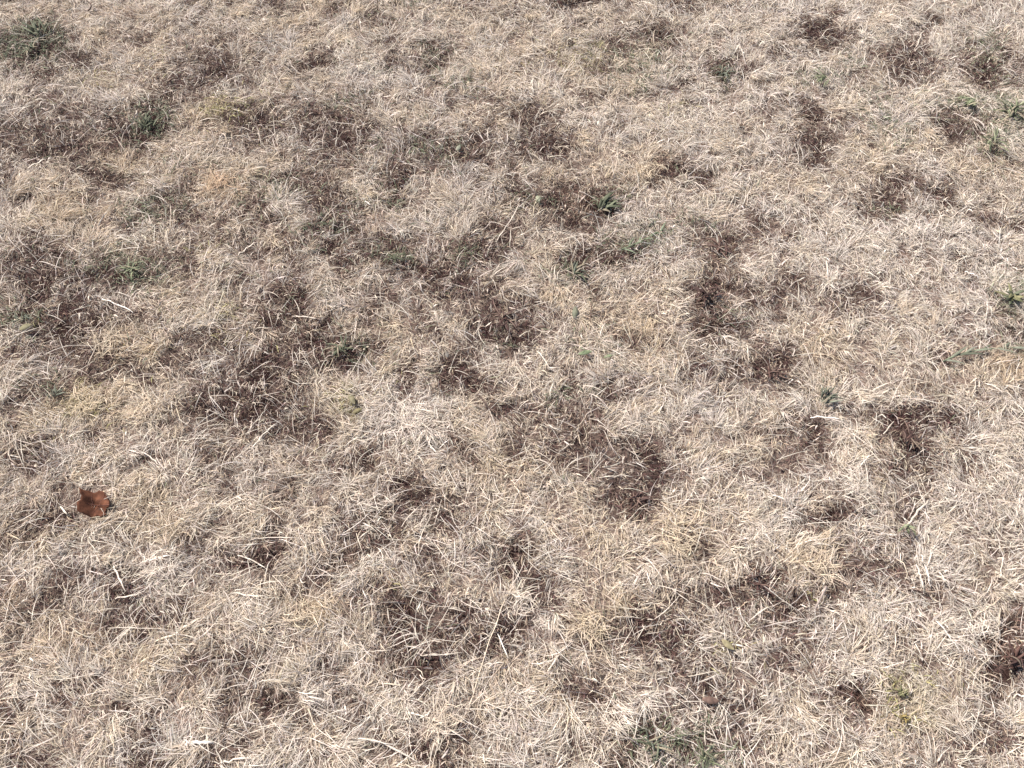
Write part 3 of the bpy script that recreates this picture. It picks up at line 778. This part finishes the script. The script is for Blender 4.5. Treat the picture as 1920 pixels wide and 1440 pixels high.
weed(1078,512,"weed_clump","low green weed with flat leaves in the middle, below a dark hollow",'weed',11,34,7,GR+GREY,20,1.6,(10,35),group=W,lift=.011)
weed(742,484,"weed_clump","thin green tuft left of the middle in the upper half",'weed',10,28,4,GR,group=W)
weed(104,742,"weed_rosette","small grey green tuft near the left edge at mid height",'weed',9,26,4,GREY,90,1.5,(20,50),group=W)
weed(40,600,"weed_clump","grey green leaves at the left edge beside the dark patch",'weed',9,30,4,GREY,group=W)
weed(640,655,"weed_clump","dark green leaves in the top right of the large dark patch at left",'weed',10,34,6,GR,group=W,lift=.006)
weed(1690,1300,"moss_cushion","olive green mossy cushion of tiny leaves in the bottom right",'moss',26,16,4,OLV,None,math.pi,(25,60),OVAL,lift=.012)
weed(1692,1348,"moss_cushion","small rusty olive mossy bit under the larger cushion in the bottom right",'moss',12,14,4,[(.27,.20,.08),(.2,.15,.07)],None,math.pi,(25,60),OVAL,lift=.012)
weed(1328,556,"dead_weed","red brown withered weed with drooping leaves right of centre",'weed',18,46,5,[(.12,.066,.054),(.085,.05,.042),(.065,.04,.034)],100,2.2,(15,50),group="withered brown weeds",curl=1.2)
weed(1702,822,"dead_weed","dark brown withered weed in the patch at the right",'weed',16,40,5,BRW,group="withered brown weeds",curl=1.4,lift=.006)
weed(1905,1240,"dead_weed","red brown withered weed at the right edge near the bottom",'weed',17,52,7,[(.12,.066,.052),(.08,.048,.04)],110,2.2,(15,50),group="withered brown weeds",curl=1.2)
weed(1415,1090,"dead_weed","dark brown spidery withered weed in the lower right",'weed',12,38,4,BRW,None,math.pi,(10,30),group="withered brown weeds",curl=1.4,lift=.012)
weed(945,598,"dead_weed","dark brown withered weed in the middle of the lawn",'weed',16,42,5,BRW,group="withered brown weeds",curl=1.4,lift=.005)
weed(1350,468,"dead_weed","brown withered weed above the red brown one right of centre",'weed',13,36,5,BRW,group="withered brown weeds",curl=1.4,lift=.006)
weed(1195,935,"dead_weed","dark brown withered weed below the bare soil right of centre",'weed',15,40,5,BRW,group="withered brown weeds",curl=1.4,lift=.005)
weed(1445,704,"dead_weed","dark brown withered weed left of the grey green fan shaped weed",'weed',13,40,5,BRW,30,1.6,group="withered brown weeds",curl=1.2,lift=.007)
# runners: prostrate stems with leaves on alternate sides
def runner(p0, p1, p2, label, nl, Lpx, wpx, cols, stemcol):
    ps = px_size(*p1)
    xy = [at(*p) for p in (p0, p1, p2)]
    B = bez((*xy[0], 0), (*xy[1], 0), (*xy[2], 0), 10)
    Z = height(B[:, 0], B[:, 1]).mean() + .013 + .003 * np.sin(np.linspace(0, 6, 10))
    P3 = np.stack([B[:, 0] * (1 - Z / CAM_H), B[:, 1] * (1 - Z / CAM_H), Z], 1)
    root = empty("grass_runner", P3[0]); tag(root, label, "weed", W)
    tube("stem", P3 - P3[0], np.linspace(1.6, .8, 10) * ps, stemcol, M_green, parent=root)
    for i in range(nl):
        s = (i + .4) / nl; k = min(int(s * 9), 8); f = s * 9 - k
        b = P3[k] * (1 - f) + P3[k + 1] * f - P3[0]
        d = P3[k + 1] - P3[k]; ph = math.atan2(d[1], d[0]) + (1 if i % 2 else -1) * random.uniform(.1, .9)
        L = random.uniform(.5, 1.2) * Lpx * ps
        ribbon("leaf", leaf_pts(b, ph, R(random.uniform(5, 22)), L, 6, random.uniform(-.3, .3)), np.array(GRASSY) * wpx * ps * random.uniform(.4, .75),
               np.array(random.choice(cols)) * random.uniform(.85, 1.2), M_green, parent=root, fold=random.uniform(.3, .7), thick=.0005)
runner((1768,678),(1815,650),(1915,652),"long grey green runner with pointed leaves lying flat at the right edge",9,42,8,[(.165,.17,.12),(.12,.125,.085),(.21,.21,.155)],(.17,.19,.12))
runner((1165,468),(1205,452),(1245,430),"short grey green runner rising to the right in the middle of the upper half",8,24,6,[(.22,.245,.16),(.15,.17,.105)],(.17,.18,.11))
runner((1060,5),(1030,-6),(1120,-8),"dark brown green runner cut off by the top edge",5,30,4,[(.09,.08,.05)],(.09,.07,.05))

# single broad green leaves lying in the grass
def lone_leaf(u, v, ang, Lpx, wpx, col, label, name="fallen_leaf", prof=OVAL, mat=None):
    x, y = at(u, v); ps = px_size(u, v); z = hz(x, y) + .014
    x *= (1 - z / CAM_H); y *= (1 - z / CAM_H)
    P3 = leaf_pts((0, 0, 0), R(ang), R(12), Lpx * ps, 6, .3)
    P3 -= P3.mean(0)
    o = ribbon(name, P3, np.array(prof) * wpx * ps, col, mat or M_green, fold=.25, thick=.0006)
    o.location = (x, y, z)
    tag(o, label, "leaf", "single small leaves lying in the dry grass")
lone_leaf(860,277,60,14,8,(.20,.195,.14),"small grey green leaf by the purple dark hollow in the upper middle")
lone_leaf(1009,372,100,14,9,(.27,.265,.18),"small pale olive leaf beside the dark hollow in the upper middle")
lone_leaf(1078,585,75,26,10,(.15,.15,.10),"dark olive leaf right of the middle dark patch")
lone_leaf(1098,661,5,28,8,(.17,.20,.11),"flat green leaf in the straw right of centre")
lone_leaf(1140,668,10,18,6,(.19,.21,.12),"smaller flat green leaf right of the other flat green leaf")
lone_leaf(1365,1209,-50,28,11,(.27,.225,.13),"yellowish leaf in the straw at the lower right")
lone_leaf(660,748,-70,26,10,(.20,.17,.10),"yellow olive leaf left of centre")
lone_leaf(670,770,20,20,8,(.17,.14,.07),"dark olive leaf just under the yellow olive one left of centre")
lone_leaf(48,613,20,24,11,(.20,.175,.10),"yellow olive leaf at the left edge by the dark patch")
lone_leaf(1333,1313,-15,32,12,(.12,.075,.058),"brown curled leaf scrap at the bottom right of centre", mat=M_dead)
lone_leaf(1873,434,-60,12,7,(.45,.36,.26),"small tan leaf scrap near the right edge in the upper half", mat=M_stalk)
lone_leaf(838,665,90,12,7,(.15,.13,.11),"tiny dark leaf scrap left of the middle dark patch", mat=M_dead)

# noticeable straw tufts ------------------------------------------------------
def tuft(u, v, label, n, Lpx, col, direction, spread, el=(15, 50)):
    x, y = at(u, v); ps = px_size(u, v); z = hz(x, y)
    n = int(n * .8); Lpx *= .8; r = np.sqrt(rng.random(n)) * .026; a_ = rng.uniform(0, 6.28, n)
    bx = x + r * np.cos(a_); by = y + r * np.sin(a_)
    ph = R(direction) + rng.normal(0, spread, n) if spread < 3 else rng.uniform(0, 6.28, n)
    v_, t_, c_ = grow(bx, by, ph, rng.uniform(.35, 1.05, n) * Lpx * ps, rng.uniform(.0006, .0014, n), R(1) * rng.uniform(*el, n),
                      rng.uniform(.006, .018, n), rng.normal(0, .9, n), rng.normal(0, .5, n), jitter(np.array(col) * .55 + colour_at(bx, by) * .42, .17, .03), nseg=4,
                      sag=.95, keep_over_leaf=1, basez=np.full(n, .008), zig=.12)
    o = mesh_np("straw_tuft", v_ - np.array((x, y, z)), t_, M_straw, c_); o.location = (x, y, z)
    tag(o, label, "grass tuft", "dry straw tufts that stand out of the lawn")
YC = (.60, .49, .355); PC = (.70, .60, .50); SC = (.60, .48, .345)
tuft(1105,1172,"deep yellow straw tuft in the lower middle, right of the dark hollow",150,62,YC,-100,1.2)
tuft(1262,1010,"yellow straw tuft spraying down beneath the dark patch right of centre",150,66,YC,-60,1.4)
tuft(1215,322,"yellow straw tuft above a brown patch in the upper right of centre",100,44,YC,-95,.8)
tuft(770,790,"pale straw tuft spraying left and right below centre left",130,60,PC,180,4)
tuft(975,1130,"white straw tuft right above the bottom centre hollow",80,50,PC,-20,1.5)
tuft(560,1150,"yellowish straw tuft in the lower left third",110,52,YC,-90,4)
tuft(205,650,"yellow straw tuft right of the dark patch at the left edge",120,46,YC,60,4)
tuft(170,760,"yellow straw tuft with long blades, above left of the brown leaf",120,50,YC,-60,4)
tuft(1535,1065,"yellowish straw tuft fanning over the lower right soil",130,60,SC,-60,4)
tuft(1700,440,"pale straw tuft in the bright grass of the upper right",110,44,PC,30,4)
tuft(410,345,"orange tinted straw tuft in the upper left",110,38,(.58,.38,.24),80,4)
tuft(270,780,"straw tuft of long crossing blades up and right of the brown leaf",110,64,SC,150,1.6)
tuft(1850,1190,"white tangled straw tuft near the right edge at the lower right",90,50,PC,-40,4)
tuft(1735,1075,"white shredded straw tuft at the lower right",70,44,PC,-80,.9)
tuft(300,1050,"white tangled straw tuft below right of the brown leaf",100,52,PC,-110,4)
tuft(830,1350,"long pale straw tuft near the bottom edge left of centre",130,78,SC,100,1.8)
tuft(1150,1335,"pale straw tuft combed down right near the bottom edge",120,64,PC,-50,.5)

# the brown fallen leaf ------------------------------------------------------
def dead_leaf():
    c = LEAF_C; n = len(LEAF_XY)
    m = bpy.data.materials.new("brown_leaf"); m.use_nodes = True
    N = m.node_tree.nodes; Lk = m.node_tree.links; p = N["Principled BSDF"]; p.inputs['Roughness'].default_value = .85; p.inputs['Specular IOR Level'].default_value = .15
    g = N.new("ShaderNodeTexCoord"); nz = N.new("ShaderNodeTexNoise"); nz.inputs['Scale'].default_value = 90; nz.inputs['Detail'].default_value = 6
    Lk.new(g.outputs['Object'], nz.inputs['Vector'])
    r = N.new("ShaderNodeValToRGB"); e = r.color_ramp.elements
    e[0].position = .3; e[0].color = (.048, .017, .009, 1); e[1].position = .7; e[1].color = (.135, .052, .027, 1)
    Lk.new(nz.outputs[0], r.inputs[0]); Lk.new(r.outputs[0], p.inputs['Base Color'])
    b = N.new("ShaderNodeBump"); b.inputs['Distance'].default_value = .001; b.inputs['Strength'].default_value = .6
    Lk.new(nz.outputs[0], b.inputs['Height']); Lk.new(b.outputs[0], p.inputs['Normal'])
    zl = leaf_base
    rel = (LEAF_XY - c) * .90
    # densify the outline with small irregular teeth
    out = []
    for i in range(n):
        p0, p1 = rel[i], rel[(i + 1) % n]
        for s in (0, .5):
            q = p0 * (1 - s) + p1 * s
            if s: q = q * random.uniform(.95, 1.05)
            out.append(q)
    out = np.array(out); m_ = len(out); rings = 7
    minx, maxx = out[:, 0].min(), out[:, 0].max()
    def zf(q):
        t = (q[0] - minx) / (maxx - minx)
        z = .022 * max(0, .48 - t) ** 1.2 / .48 ** 1.2 + .004 * max(0, t - .75) / .25     # the left rim curls up
        z += .0022 * math.sin(q[1] * 260 + q[0] * 90) + .003 * math.sin(q[1] * 90)
        return z
    V = [(0, 0, zf((0, 0)))]
    for k in range(1, rings + 1):
        for q in out:
            qq = q * k / rings; V.append((qq[0], qq[1], zf(qq) + random.uniform(-.0004, .0004)))
    T = [(0, 1 + i, 1 + (i + 1) % m_) for i in range(m_)]
    for k in range(rings - 1):
        a0 = 1 + k * m_; b0 = a0 + m_
        for i in range(m_):
            j = (i + 1) % m_; T += [(a0 + i, b0 + i, b0 + j), (a0 + i, b0 + j, a0 + j)]
    o = mesh_np("fallen_leaf", np.array(V), T, m, smooth=True)
    o.location = (c[0] * (1 - zl / CAM_H), c[1] * (1 - zl / CAM_H), zl + .003)
    so = o.modifiers.new("thickness", 'SOLIDIFY'); so.thickness = .0005
    tag(o, "largest leaf, red brown and dry with a curled left rim, lying in the straw", "leaf")
    def line(p0, p1, r0, name):
        pts = []
        for s in np.linspace(0, 1, 8):
            q = np.array(p0) * (1 - s) + np.array(p1) * s; pts.append((q[0], q[1], zf(q) + .0006))
        tube(name, pts, np.linspace(r0, r0 * .5, 8), (.16, .07, .05), M_dead, parent=o, sides=5)
    line((maxx * .98, -.004), (minx * .55, -.002), .0008, "midrib")
    line((.008, -.003), (.014, .022), .0005, "side_vein")
    line((-.004, -.003), (-.010, .024), .0005, "side_vein")
    line((.006, -.003), (-.004, -.022), .0005, "side_vein")
dead_leaf()

tt = sum(len(o.data.polygons) for o in C.objects if o.type == 'MESH')
print("TRIANGLES", tt, "objects", len(C.objects))
